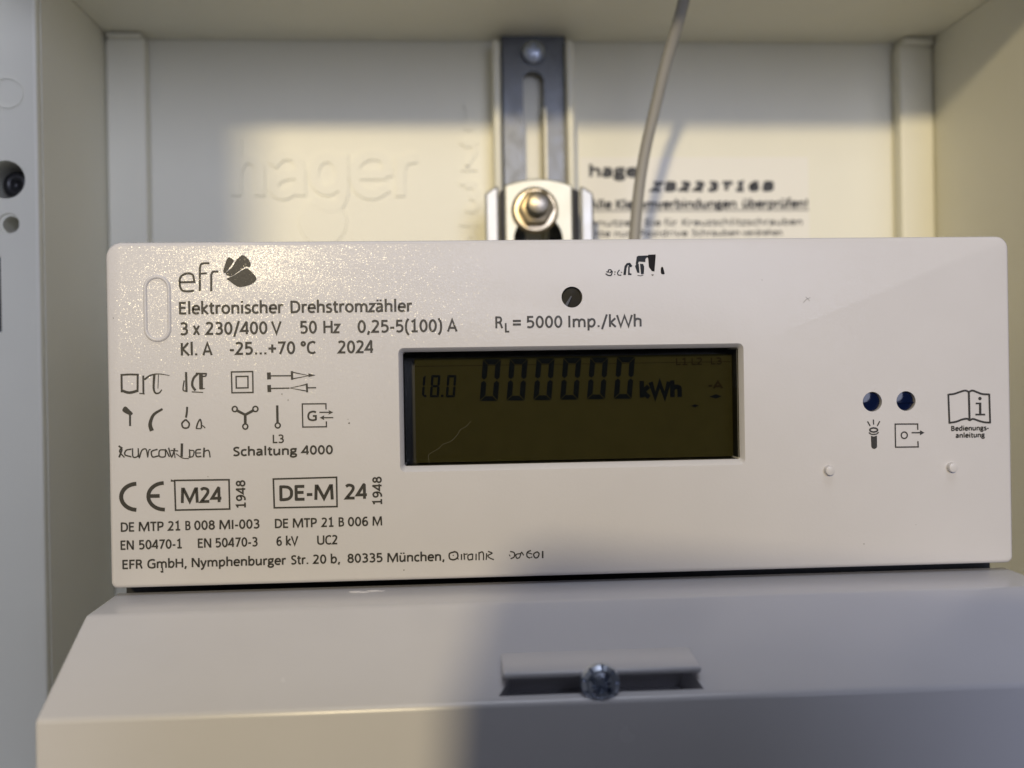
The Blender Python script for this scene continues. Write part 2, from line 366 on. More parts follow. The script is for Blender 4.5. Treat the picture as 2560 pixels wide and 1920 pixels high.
# ================================================================== the enclosure the meter hangs in
XL, XR, YB, YR, YLIP, ZC, ZB = -0.12007, 0.12435, 0.110, 0.104, 0.0520, 0.1068, -0.16
enc = thing('meter_enclosure', 'white plastic meter enclosure, the open box around and behind the meter', 'enclosure')
T = 0.003
from_bm('back_panel', box_bm(XL - T, XR + T, YB, YB + T, ZB, ZC + T), 'white', enc)
from_bm('top_panel', box_bm(XL - T, XR + T, 0.0005, YB - .0002, ZC, ZC + T), 'white', enc)
from_bm('bottom_panel', box_bm(XL + .0002, XR - .0002, YLIP, YB - .0002, ZB, ZB + T), 'white', enc)
from_bm('side_panel', box_bm(XL - T, XL, YLIP + .0035, YB - .0002, ZB, ZC - .0002), 'white', enc)
from_bm('side_panel', box_bm(XR, XR + T, YLIP, YB - .0002, ZB, ZC - .0002), 'white', enc)
# corner ribs, each ending in a small cap below the ceiling
for x0, x1, zcap in ((XL + .0002, P(364, 300, YR).x, P(300, 96, YR).z), (P(2253, 400, YR).x, XR - .0002, P(2300, 115, YR).z)):
    rb = from_bm('corner_rib', box_bm(x0, x1, YR, YB - .0003, ZB + T, zcap + .0003), 'white', enc); finish(rb, .0009, 2)
    cp = from_bm('rib_cap', box_bm(x0 + .0006, x1 - .0003, YR - .0018, YB - .0003, zcap, ZC - .0003), 'white', enc); finish(cp, .0007, 2)
# thin seam line beside the right rib and the faint upright joint on the left
# front strip left of the opening with its moulded ring, holes and slot
st = from_bm('front_strip', box_bm(-.19, XL, YLIP, YLIP + .0032, ZB, ZC + .03), 'white', enc)
z7 = zoom(0, 0, 500 / 1185)
h1 = z7(33, 1064, YLIP); h2 = z7(62, 1330, YLIP); sl = P(-6, 730, YLIP)
sp = .268 / FPX
cuts = [prism_y(circle(h1.x, h1.z, 45.5 * sp * .98), YLIP - .01, YLIP + .01), prism_y(circle(h2.x, h2.z, 20 * sp), YLIP - .01, YLIP + .01),
        prism_y(circle(h2.x - .0004, h2.z + .0003, 27 * sp), YLIP - .001, YLIP + .0006, taper=circle(h2.x - .0004, h2.z + .0003, 22 * sp)),
        box_bm(sl.x - .004, P(3, 730, YLIP).x, YLIP - .01, YLIP + .01, P(0, 830, YLIP).z, P(0, 640, YLIP).z)]
finish(st, .0008, 2, cuts)
ring = z7(45, 551, YLIP)
bm = lathe_y([(37 * sp, YLIP + .0003), (36.5 * sp, YLIP - .0003), (33 * sp, YLIP - .0003), (32 * sp, YLIP + .0003)], ring.x, ring.z)
shade(from_bm('moulded_ring', bm, 'white', enc))
# a light tube behind each hole
for h, r, dp in ((h1, 46.5 * sp, .014), (h2, 21 * sp, .013)):
    bm = lathe_y([(r, YLIP + .0033), (r, YLIP + dp), (0, YLIP + dp)], h.x, h.z)
    shade(from_bm('hole_tube', bm, 'white', enc))
# upright guides either side of the metal rail
for x0, x1 in ((P(1234, 300, .1).x, P(1254, 300, .1).x), (P(1418, 300, .1).x, P(1438, 300, .1).x)):
    g = from_bm('rail_guide', box_bm(x0, x1, .1000, YB - .0002, ZB + T, P(1300, 96, .1).z), 'white', enc); finish(g, .0012, 3)
# moulded lettering and scale on the back panel
z5 = zoom(460, 280, .3617); yb = YB - .0002
pr = Print(YB - .0007)
lw = 68 * .3617 * .316 / FPX
def emb(pts, closed=False, w=lw): pr.ribbon([(lambda q: (q.x, q.z))(z5(a, b, YB)) for a, b in pts], w, closed, depth=.0012)
emb([(365, 190), (365, 580)]); emb(spline([(365, 430), (400, 345), (460, 325), (520, 370), (528, 460)]) + [(528, 580)])
emb(spline([(610, 370), (680, 305), (770, 315), (808, 400)]) + [(808, 580)]); emb(spline([(808, 430), (700, 440), (630, 480), (630, 545), (700, 572), (808, 500)]))
emb(arc(990, 430, 92, 115, 0, 360, 24)[:-1], True); emb([(1105, 300), (1105, 560)] + spline([(1105, 560), (1070, 640), (980, 655), (890, 610)])[1:])
emb([(1190, 435), (1400, 435)]); emb(spline([(1412, 450), (1390, 330), (1290, 300), (1200, 350), (1175, 440), (1215, 540), (1310, 572), (1410, 520)]))
emb([(1495, 310), (1495, 585)]); emb(spline([(1495, 400), (1530, 335), (1610, 320)]))
o = pr.done('moulded_lettering', 'white', enc)
dq = z5(960, 760, YB); shade(from_bm('moulded_disc', lathe_y([(.0072, YB + .0002), (.0070, YB - .0005), (0, YB - .0006)], dq.x, dq.z), 'white', enc))
for b in (210, 492, 775):
    q0, q1 = z5(1903, b, YB), z5(2030, b, YB)
    from_bm('scale_mark', box_bm(q0.x, q1.x, YB - .0006, YB + .0005, q0.z - .0007, q0.z + .0007), 'white', enc)
pr = Print(YB - .0006)
for t, (a, b) in (('1', (1925, 125)), ('2', (1925, 405)), ('3', (1930, 692)), ('4', (1925, 975))):
    q = z5(a, b, YB); write(pr, t, (q.x, q.z), .0050 if t != '1' else .003, .0082, 95, depth=.0012)
pr.done('scale_numeral', 'white', enc)

scr = thing('screw', 'dark screw sunk in the round hole of the white strip', 'screw')
q = P(41, 462, YLIP + .006)
from_bm('head', lathe_y([(.0034, YLIP + .0139), (.0034, YLIP + .0065), (.0028, YLIP + .0055), (.0012, YLIP + .0052), (.0009, YLIP + .0065), (0, YLIP + .0067)], q.x, q.z, 28), 'phone', scr, True)

# ================================================================== metal rail and its hook clamp
rail = thing('mounting_rail', 'galvanised steel rail with a long slot, upright on the back wall', 'rail')
y_ = .1045
rx0, rx1 = P(1256, 300, y_).x, P(1416, 300, y_).x; rzt = P(1333, 88, y_).z
s0, s1 = P(1309, 300, y_).x, P(1361, 300, y_).x; sz1 = P(1333, 178, y_).z; sr = (s1 - s0) / 2
rp = from_bm('slotted_plate', box_bm(rx0, rx1, y_, y_ + .0022, -.13, rzt), 'zinc', rail)
finish(rp, .0004, 2, [prism_y(rrect(s0, s1, -.08, sz1, [sr * .99] * 4, 10), y_ - .01, y_ + .02)])
# added strip along the slot's right side; the lit edge is put into its colour
lz = P(1360, 268, y_).z
from_bm('lit_slot_edge', prism_y([(s1 - .00002, -.06), (s1 + .0006, -.06), (s1 + .0006, lz), (s1 - .00002, lz)], y_ - .0005, y_ + .003, taper=[(s1 - .0008, -.06), (s1 - .0002, -.06), (s1 - .0002, lz), (s1 - .0008, lz)]), 'lip', rail)
q = P(1333, 132, y_)
sh_ = from_bm('screw_head', lathe_y([(.0036, y_), (.0036, y_ - .0006), (.0032, y_ - .0016), (.0018, y_ - .0023), (0, y_ - .0025)], q.x, q.z), 'bzinc', rail, True)
cr = box_bm(q.x - .0004, q.x + .0004, y_ - .01, y_ - .0008, q.z - .0019, q.z + .0019); cr2 = box_bm(q.x - .0019, q.x + .0019, y_ - .01, y_ - .0008, q.z - .0004, q.z + .0004)
finish(sh_, cuts=[cr, cr2]); shade(sh_)

clamp = thing('hook_clamp', 'bright zinc hook clamp with a nut, at the foot of the rail', 'clamp')
yc = .0835
a0, a1 = P(1262, 520, yc).x, P(1432, 520, yc).x; ztop = P(1345, 446, yc).z; zsh = P(1262, 463, yc).z; cxm = (a0 + a1) / 2
top = [(a0 + (a1 - a0) * i / 16, zsh + (ztop - zsh) * (1 - ((i - 8) / 8) ** 2)) for i in range(17)]
pl = from_bm('front_plate', prism_y([(a0, -.01), (a1, -.01)] + top[::-1], yc, yc + .002), 'zinc2', clamp)
hq = P(1346, 598, yc)
finish(pl, .0005, 2, [prism_y(circle(hq.x, hq.z, 62 * .29 / FPX, 32), yc - .01, yc + .01)])
pl.rotation_euler = (0, 0, 0)
# the plate's sides turn back, then out again as wings
for sgn, xin, pxo0, pxo1 in ((-1, a0, 1213, 1247), (1, a1, 1452, 1484)):
    yw = yc + .004
    w0, w1 = P(pxo0, 520, yw).x, P(pxo1, 520, yw).x
    zt = P((pxo0 + pxo1) / 2, 470, yw).z
    xi = w1 if sgn < 0 else w0
    sec = [(xin - sgn * .0012, yc + .0022), (xin - sgn * .0002, yc + .0006), (xi - sgn * .0004, yw + .0004), (xi - sgn * .0004, yw + .0100), (xin - sgn * .0012, yw + .0100)]
    wb = bmesh.new(); wa = [wb.verts.new((x, y, -.01)) for x, y in sec]; wc = [wb.verts.new((x, y, zsh - .0008)) for x, y in sec]
    wb.faces.new(wa); wb.faces.new(wc[::-1])
    for i in range(5): wb.faces.new((wa[i], wc[i], wc[(i + 1) % 5], wa[(i + 1) % 5]))
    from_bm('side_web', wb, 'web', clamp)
    wo = (w0 if sgn < 0 else w1)
    wing = from_bm('wing', prism_y([(w0, -.01), (w1, -.01), (w1, zt + (.0008 if sgn < 0 else -.0014)), ((w0 + w1) / 2 + sgn * -.0006, zt + .0002), (w0, zt + (-.0014 if sgn < 0 else .0008))], yw, yw + .002), 'edge', clamp)
    finish(wing, .0006, 2)
nq = P(1341, 519, yc - .005)
rn = 52 * .285 / FPX
nut = from_bm('nut', prism_y(circle(nq.x, nq.z, rn * .92, 6), yc - .0062, yc - .0012), 'brass', clamp); finish(nut, .0009, 2); shade(nut)
shade(from_bm('nut_flange', lathe_y([(rn * 1.15, yc - .0001), (rn * 1.15, yc - .0006), (rn * 1.0, yc - .0014), (rn * .5, yc - .0016)], nq.x, nq.z), 'brass', clamp))
prof = [(rn * .54, yc - .0060)]
for i in range(6): prof += [(rn * .56, yc - .0064 - i * .0009), (rn * .50, yc - .0068 - i * .0009)]
prof += [(rn * .46, yc - .0122), (rn * .2, yc - .0126), (0, yc - .0126)]
shade(from_bm('threaded_stud', lathe_y(prof, nq.x, nq.z, 28), 'stud', clamp), 22)

# ================================================================== sticker behind, cable in front of it
stk = thing('sticker', 'white instruction sticker with black print, on the back wall right of the rail', 'sticker')
ys = YB - .00012
from_bm('paper', box_bm(P(1452, 500, ys).x, P(2022, 500, ys).x, ys, YB - .00002, P(1700, 690, ys).z, P(1700, 393, ys).z), 'paper', stk)
zs = zoom(1400, 340, .3165); yp = ys - .00008; spx = .3165 * .3165 / FPX
bz0, bz1 = zs(1000, 598, yp).z, zs(1000, 578, yp).z
line('printed_line', stk, zs, [('hager', 228, 700)], (228, 322), 92 * spx * 1.0, yp, 125, 'print')
line('printed_line', stk, zs, [('ZB223T16B', 705, 1690)], (705, 432), 64 * spx, yp, 175, 'print', shear=.25, track=120)
line('printed_line', stk, zs, [('Alle', 225, 412), ('Klemmverbindungen', 440, 1395), ('\u00fcberpr\u00fcfen!', 1440, 1958)], (262, 573), 68 * spx, yp, 130, 'print')
from_bm('printed_bar', box_bm(P(1455, 520, yp).x, zs(1965, 580, yp).x, ys - .00006, ys - .00003, bz0, bz1), 'band', stk)
line('printed_line', stk, zs, [('Benutzen', 165, 620), ('Sie', 665, 800), ('f\u00fcr', 825, 930), ('Kreuzschlitzschrauben', 965, 1915)], (262, 712), 52 * spx, yp, 85, 'print')
line('printed_line', stk, zs, [('Bitte', 200, 400), ('nur', 430, 560), ('Pozidrive', 620, 1010), ('Schrauben', 1040, 1420), ('verdrehen', 1440, 1755)], (262, 795), 48 * spx, yp, 90, 'print')

cab = [(P(1722, -60, .047)), (P(1710, 4, .052)), (P(1693, 66, .0565)), (P(1664, 154, .061)), (P(1638, 270, .065)), (P(1614, 366, .067)), (P(1597, 463, .068)), (P(1585, 594, .068)), (P(1580, 700, .067))]
cab = [cab[0] * 2 - cab[1]] + cab
cu = bpy.data.curves.new('cable', 'CURVE'); cu.dimensions = '3D'; cu.bevel_depth = 14.3 * .272 / FPX; cu.bevel_resolution = 6
spn = cu.splines.new('NURBS'); spn.points.add(len(cab) - 1); spn.order_u = 4; spn.use_endpoint_u = True; spn.resolution_u = 8
for i, p in enumerate(cab): spn.points[i].co = (*p, 1)
tmp = bpy.data.objects.new('tmp', cu); COL.objects.link(tmp); bpy.context.view_layer.update()
me = bpy.data.meshes.new_from_object(tmp.evaluated_get(bpy.context.evaluated_depsgraph_get())); bpy.data.objects.remove(tmp)
tag(link('cable', me, 'cable', None, True), 'thin milky cable running down behind the top of the meter', 'cable')

# ================================================================== the meter
meter = thing('electricity_meter', 'light grey three-phase electricity meter with printed face and dark display', 'electricity meter')
HW, HH = .089, .032953
x0, x1, z0, z1 = -HW, HW, -HH, HH
plate = from_bm('faceplate', prism_y(rrect(x0, x1, z0, z1, [.0012, .0013, .0025, .0029]), 0, .010), 'grey', meter)
def rect_px(c, y):
    q = [P(*p, y) for p in c]; return ((q[0].x + q[3].x) / 2, (q[1].x + q[2].x) / 2, (q[2].z + q[3].z) / 2, (q[0].z + q[1].z) / 2)
wi = rect_px(((1007, 881), (1848, 867), (1851, 1149), (1010.5, 1165)), .0014)
wo = rect_px(((996, 871), (1857, 857), (1865, 1160), (1000, 1183)), 0)
k = .0004 / .0014
we = [a + (a - b) * k for a, b in zip(wo, wi)]
z8 = zoom(2000, 900, .25316); z6 = zoom(1200, 600, .23508); z1_ = zoom(250, 590, .45208)
led = z6(978, 607); s1_ = z8(715, 412); s2_ = z8(1047, 405)
rl, rs = 26.5 * PXM, 25.3 * PXM
cuts = [prism_y(rrect(*we, .0012, 5), -.0004, .0014, taper=rrect(*wi, .0005, 5)), prism_y(rrect(*wi, .0005, 5), .00139, .02)]
for q, r in ((led, rl), (s1_, rs), (s2_, rs)): cuts.append(prism_y(circle(q.x, q.z, r), -.001, .02))
finish(plate, .0008, 4, cuts, 50); shade(plate, 40)
from_bm('gap_shade', box_bm(x0 + .0004, x1 - .0004, .0086, .0100, -.06, z0 - .0002), 'phone', meter)  # black strip standing in for shade in the gap under the faceplate
hs = from_bm('housing', box_bm(x0 + .0010, x1 - .0010, .0102, .060, z0 - .05, z1 - .003), 'cover', meter); finish(hs, .002, 3)
# display: black case, lit panel, segments, pane
e = .00005
dx0, dx1, dz0, dz1 = wi[0] + e, wi[1] - e, wi[2] + e, wi[3] - e
YL = .0066
bm = bmesh.new()
v = [bm.verts.new((x, y, z)) for y in (.0030, .0095) for x, z in ((dx0, dz0), (dx1, dz0), (dx1, dz1), (dx0, dz1))]
for i in range(4): bm.faces.new((v[i], v[(i + 1) % 4], v[4 + (i + 1) % 4], v[4 + i]))
bm.faces.new(v[4:])
me = bpy.data.meshes.new('display_case'); bm.to_mesh(me); bm.free(); link('display_case', me, 'black', meter)
z4 = zoom(970, 840, .42043)
l0 = z4(162, 400, YL).x; l1 = z4(2062, 400, YL).x; lt = z4(1000, 120, YL).z
lcd = from_bm('lcd_panel', box_bm(l0, l1, YL, YL + .0012, dz0 + .0002, lt), 'lcd', meter)
# the printed inner border of the panel
pr = Print(YL - .00004)
bz = z4(162, 181, YL).z
pr.ribbon([(l0, bz), (l1, bz)], .00012); pr.done('panel_border', 'seg2', lcd)
pane = from_bm('pane', box_bm(dx0, dx1, .0019, .0025, dz0, dz1), 'pane', meter)

ysg = YL - .0002
def seven(pr, ax0, ax1, bt, bb, which, w, gap, slant):
    """segments of one figure between ax0..ax1, bt..bb of the zoomed view"""
    bm_ = (bt + bb) / 2; sl = lambda b: slant * (bb - b) / (bb - bt)
    def poly(pts): pr.fill([(lambda q: (q.x, q.z))(z4(a + sl(b), b, ysg)) for a, b in pts])
    g = gap
    L, R, h = ax0, ax1, w
    if 'a' in which: poly([(L + g, bt), (R - g, bt), (R - h - g * .3, bt + h), (L + h + g * .3, bt + h)])
    if 'd' in which: poly([(L + h + g * .3, bb - h * .9), (R - h - g * .3, bb - h * .9), (R - g, bb), (L + g, bb)])
    if 'f' in which: poly([(L, bt + g), (L + h, bt + h + g), (L + h, bm_ - h * .45 - g), (L + h * .5, bm_ - g), (L, bm_ - h * .4 - g)])
    if 'e' in which: poly([(L, bm_ + h * .4 + g), (L + h * .5, bm_ + g), (L + h, bm_ + h * .45 + g), (L + h, bb - h - g), (L, bb - g)])
    if 'b' in which: poly([(R - h, bt + h + g), (R, bt + g), (R, bm_ - h * .4 - g), (R - h * .5, bm_ - g), (R - h, bm_ - h * .45 - g)])
    if 'c' in which: poly([(R - h, bm_ + h * .45 + g), (R - h * .5, bm_ + g), (R, bm_ + h * .4 + g), (R, bb - g), (R - h, bb - h - g)])
    if 'g' in which: poly([(L + h * .6 + g, bm_), (L + h + g, bm_ - h * .45), (R - h - g, bm_ - h * .45), (R - h * .6 - g, bm_), (R - h - g, bm_ + h * .45), (L + h + g, bm_ + h * .45)])
for i in range(6):
    a = 545 + i * 159.4; dy = -2.6 * i
    pr = Print(ysg); seven(pr, a, a + 107, 138 + dy, 386 + dy, 'abcdef', 31, 3, 20); pr.done('digit', 'seg', lcd)
for ch, a, b in (('bc', 180, 214), ('abcdefg', 248, 302), ('abcdef', 343, 397)):
    pr = Print(ysg); seven(pr, a, b, 232, 364, ch, 14, 1.2, 10); pr.done('small_digit', 'seg', lcd)
pr = Print(ysg)
for a, b in ((222, 357), (322, 356)): pr.fill([(lambda q: (q.x, q.z))(z4(a + 8 * math.cos(t), b + 8 * math.sin(t), ysg)) for t in [i * .7 for i in range(9)]])
pr.done('decimal_point', 'seg', lcd)
line('unit_sign', lcd, z4, [('kWh', 1497, 1748)], (1497, 366), 92 * .42043 * PXM * 1.03, ysg, 150, 'seg')
pr = Print(ysg)
for pts in ([(1910, 360), (1950, 346), (1984, 358), (1950, 372)], [(1800, 415), (1825, 406), (1850, 414), (1825, 424)], [(2100, 360), (2090, 350), (2080, 360)]): pr.fill([(lambda q: (q.x, q.z))(z4(*p, ysg)) for p in pts])
pr.done('direction_arrow', 'seg', lcd)
line('phase_sign', lcd, z4, [('L1', 1712, 1780), ('L2', 1805, 1872), ('L3', 1920, 1985)], (1712, 172), 42 * .42043 * PXM, ysg, 80, 'seg2')
line('phase_sign', lcd, z4, [('-A', 1905, 1995)], (1905, 312), 44 * .42043 * PXM, ysg, 110, 'seg2')
pr = Print(.00185)
pr.ribbon([(lambda q: (q.x, q.z))(z4(a, b, .00185)) for a, b in spline([(246, 755), (240, 712), (262, 692), (305, 667), (325, 645), (375, 625), (410, 590), (432, 556), (462, 540), (494, 506)])], .00005)
pr.done('dust_fibre', 'fibre', pane)
# lenses sunk in their holes
def lens(name, q, r, y, material):
    return shade(from_bm(name, lathe_y([(r * .985, y + .004), (r * .985, y + .0006), (r * .93, y), (r * .5, y - .0001), (0, y - .00013)], q.x, q.z), material, meter))
lo_ = lens('pulse_lens', led, rl, .0010, 'smoke')
pr = Print(.00015); pr.ribbon([(led.x - .0012, led.z - .0017), (led.x - .0001, led.z + .0002)], .0006, w1=.0002); pr.done('diode', 'black', lo_)
for q in (s1_, s2_): lens('sensor_lens', q, rs, .0009, 'blue')
lens_bar = from_bm('highlight_bar', box_bm(s2_.x - rs * .9, s2_.x + rs * .9, .00022, .0009, s2_.z - .00035, s2_.z - .0002), 'blue', meter)  # thin bar added for the highlight line across the lens
for a, b in ((305, 1093), (1523, 1063)):
    q = z8(a, b, -.0012)
    shade(from_bm('peg', lathe_y([(.00102, .0003), (.00098, -.0008), (.0009, -.0011), (.0006, -.0012), (0, -.0012)], q.x, q.z, 28), 'grey', meter))
# moulded oval ring beside the maker's name
qa, qb = z1_(317, 290), z1_(317, 512)
def stadium(r, k=14):
    zt, zb = qa.z, qb.z; cx = (qa.x + qb.x) / 2
    return [(cx + r * math.cos(math.pi * i / k), zt + r * math.sin(math.pi * i / k)) for i in range(k + 1)] + [(cx - r * math.cos(math.pi * i / k), zb - r * math.sin(math.pi * i / k)) for i in range(k + 1)]
bm = bmesh.new(); ro, ri = 76 * .45208 * PXM, 51 * .45208 * PXM
loops = [[bm.verts.new((x, y, z)) for x, z in stadium(r)] for r, y in ((ro, .0001), (ro - .00022, -.00028), ((ro + ri) / 2, -.00036), (ri + .00015, -.00028), (ri, .0001))]
for A_, B_ in zip(loops, loops[1:]):
    for i in range(len(A_)): bm.faces.new((A_[i], A_[(i + 1) % len(A_)], B_[(i + 1) % len(A_)], B_[i]))
shade(from_bm('oval_ring', bm, 'grey', meter), 60)

# ---- print on the face
YI = -5e-5
z3 = zoom(250, 1160, .33906); z2 = zoom(250, 890, .27125); zl = zoom(500, 610, .13259); zm7 = zoom(960, 1340, .22604)
s1z, s2z, s3z, s6z, s7z, s8z, slz = [v * PXM for v in (.45208, .27125, .33906, .23508, .22604, .25316, .13259)]
PR = lambda zm: (lambda pts: [(lambda q: (q.x, q.z))(zm(a, b, YI)) for a, b in pts])
line('printed_line', meter, z1_, [('Elektronischer', 437, 1020), ('Drehstromz\u00e4hler', 1050, 1732)], (437, 433), 66 * s1z, YI, 92)
line('printed_line', meter, z1_, [('3', 441, 487), ('x', 514, 553), ('230/400', 583, 926), ('V', 946, 1006), ('50', 1105, 1200), ('Hz', 1236, 1330), ('0,25-5(100)', 1425, 1893), ('A', 1919, 1978)], (440, 548), 68 * s1z, YI, 90)
line('printed_line', meter, z1_, [('Kl.', 447, 538), ('A', 566, 623), ('-25...+70', 718, 1080), ('\u00b0C', 1110, 1197), ('2024', 1315, 1517)], (447, 661), 68 * s1z, YI, 90)
line('printed_line', meter, z2, [('L3', 1592, 1695)], (1592, 803), 76 * s2z, YI, 85)
line('printed_line', meter, z2, [('Schaltung', 1222, 1818), ('4000', 1855, 2148)], (1222, 922), 80 * s2z, YI, 96)
line('printed_line', meter, z3, [('DE', 150, 252), ('MTP', 285, 470), ('21', 500, 592), ('B', 627, 668), ('008', 695, 848), ('MI-003', 880, 1177)], (150, 500), 66 * s3z, YI, 94)
line('printed_line', meter, z3, [('DE', 1286, 1388), ('MTP', 1421, 1600), ('21', 1632, 1722), ('B', 1757, 1800), ('006', 1828, 1978), ('M', 2010, 2081)], (1286, 473), 66 * s3z, YI, 94)
line('printed_line', meter, z3, [('EN', 152, 250), ('50470-1', 285, 604), ('EN', 722, 821), ('50470-3', 850, 1163), ('6', 1302, 1342), ('kV', 1372, 1464), ('UC2', 1602, 1756)], (152, 633), 66 * s3z, YI, 94)
line('printed_line', meter, z3, [('EFR', 165, 316), ('GmbH,', 349, 641), ('Nymphenburger', 676, 1378), ('Str.', 1407, 1536), ('20', 1570, 1670), ('b,', 1702, 1772), ('80335', 1825, 2085)], (165, 775), 65 * s3z, YI, 94)
line('printed_line', meter, zm7, [('M\u00fcnchen,', 35, 672)], (35, 290), 98 * s7z, YI, 94)
line('printed_line', meter, z6, [('R', 158, 246), ('=', 350, 436), ('5000', 492, 877), ('Imp./kWh', 940, 1720)], (160, 940), 126 * s6z, YI, 88)
line('printed_line', meter, z6, [('L', 266, 320)], (268, 981), 98 * s6z, YI, 108)
line('printed_line', meter, z8, [('Bedienungs-', 1490, 1863)], (1490, 700), 48 * s8z, YI, 125, track=20)
line('printed_line', meter, z8, [('anleitung', 1537, 1826)], (1537, 768), 48 * s8z, YI, 125, track=20)
line('printed_line', meter, z3, [('M24', 596, 906)], (597, 288), 108 * s3z, YI, 97)
line('printed_line', meter, z3, [('DE-M', 1316, 1724), ('24', 1805, 1979)], (1315, 271), 108 * s3z, YI, 97)
for (a, b, t) in ((1074, 326, 118), (2079, 301, 92)):
    pr = Print(YI); q = z3(a, b); write(pr, '1948', (q.x, q.z), z3(a, t).z - q.z, 66 * s3z, 92, rot=True); pr.done('printed_line', 'ink', meter)
# frames
pr = Print(YI); F = PR(z3)
pr.ribbon(F([(550, 121), (951, 116), (956, 332), (557, 340)]), 12 * s3z, True); pr.ribbon(F([(522, 122), (552, 127)]), 16 * s3z, w1=8 * s3z); pr.done('printed_frame', 'ink', meter)
pr = Print(YI); pr.ribbon(F([(1278, 111), (1744, 98), (1748, 314), (1285, 323)]), 12 * s3z, True); pr.done('printed_frame', 'ink', meter)
# CE mark
pr = Print(YI)
pr.ribbon(F(arc(272, 242, 116, 96, 92, 268, 24)), 29 * s3z); pr.ribbon(F(arc(474, 238, 118, 98, 88, 268, 24)), 27 * s3z); pr.ribbon(F([(352, 237), (440, 235)]), 27 * s3z)
pr.done('conformity_mark', 'ink', meter)
# maker's name with its three leaves
pr = Print(YI); F = PR(z1_)
pr.ribbon(F([(440, 256), (522, 254)] + spline([(522, 254), (512, 215), (480, 207), (447, 225), (440, 262), (452, 298), (485, 306), (520, 302)])[1:]), 11.5 * s1z)
pr.ribbon(F([(552, 305), (552, 178)] + spline([(552, 178), (562, 154), (605, 150)])[1:]), 11.5 * s1z); pr.ribbon(F([(552, 208), (590, 206)]), 10 * s1z)
pr.ribbon(F([(615, 306), (615, 215)] + spline([(615, 215), (625, 198), (655, 197)])[1:]), 11.5 * s1z)
pr.done('logo_lettering', 'ink', meter)
F = PR(zl)
for pts in ([(437, 512), (468, 400), (500, 300), (540, 250), (600, 275), (637, 325), (560, 440), (478, 548)],
            [(484, 553), (600, 440), (655, 350), (700, 285), (790, 213), (860, 235), (935, 320), (955, 390), (930, 438), (860, 428), (780, 480), (640, 580), (555, 608)],
            [(502, 655), (640, 590), (780, 500), (860, 460), (930, 482), (1015, 570), (1065, 650), (1015, 730), (900, 785), (740, 812), (650, 770), (560, 700)]):
    pr = Print(YI); pr.fill(spline(F(pts), True, 4)); pr.done('logo_leaf', 'ink', meter)
# symbols in the left-hand block
F = PR(z2)
pr = Print(YI); pr.ribbon(F([(1211, 147), (1407, 143), (1410, 336), (1216, 339)]), 13 * s2z, True); pr.ribbon(F([(1254, 189), (1363, 187), (1364, 293), (1256, 295)]), 13 * s2z, True); pr.done('printed_symbol', 'ink', meter)
pr = Print(YI)
pr.fill(F([(1538, 152), (1573, 150), (1576, 214), (1541, 216)])); pr.ribbon(F([(1570, 183), (1765, 182)]), 12 * s2z)
pr.ribbon(F([(1768, 148), (1768, 212), (1925, 181)]), 11 * s2z, True); pr.fill(F([(1758, 138), (1780, 140), (1780, 218), (1760, 220)])); pr.fill(F([(1920, 160), (1988, 177), (1922, 194)]))
pr.fill(F([(1541, 268), (1575, 266), (1578, 331), (1544, 333)])); pr.ribbon(F([(1574, 299), (1745, 296)]), 12 * s2z)
pr.ribbon(F([(1752, 295), (1902, 262), (1906, 324)]), 11 * s2z, True); pr.fill(F([(1896, 254), (1914, 252), (1918, 334), (1900, 335)])); pr.ribbon(F([(1916, 293), (1992, 292)]), 12 * s2z)
pr.done('printed_symbol', 'ink', meter)
pr = Print(YI)
for a, b in ((1242, 489), (1432, 488), (1339, 650)): pr.ribbon(F(arc(a, b, 23, 24, 0, 360, 18)[:-1]), 14 * s2z, True)
pr.ribbon(F([(1262, 502), (1338, 542)]), 24 * s2z, cap=True); pr.ribbon(F([(1412, 502), (1338, 542)]), 24 * s2z, cap=True); pr.ribbon(F([(1338, 535), (1339, 625)]), 25 * s2z)
pr.done('printed_symbol', 'ink', meter)
pr = Print(YI); pr.ribbon(F([(1633, 455), (1636, 618)]), 22 * s2z); pr.ribbon(F(arc(1638, 640, 23, 23, 0, 360, 18)[:-1]), 14 * s2z, True); pr.done('printed_symbol', 'ink', meter)
pr = Print(YI)
pr.ribbon(F([(2083, 492), (2082, 440), (1864, 442), (1869, 655), (2087, 652), (2086, 602)]), 12 * s2z)
pr.ribbon(F([(2022, 519), (2140, 519)]), 11 * s2z); pr.fill(F([(2105, 498), (2150, 519), (2105, 540), (2114, 519)])); pr.ribbon(F([(2150, 568), (2035, 569)]), 11 * s2z); pr.fill(F([(2068, 546), (2024, 569), (2068, 591), (2060, 569)]))
q = z2(1911, 597); write(pr, 'G', (q.x, q.z), 88 * s2z, 88 * s2z, 92)
pr.done('printed_symbol', 'ink', meter)
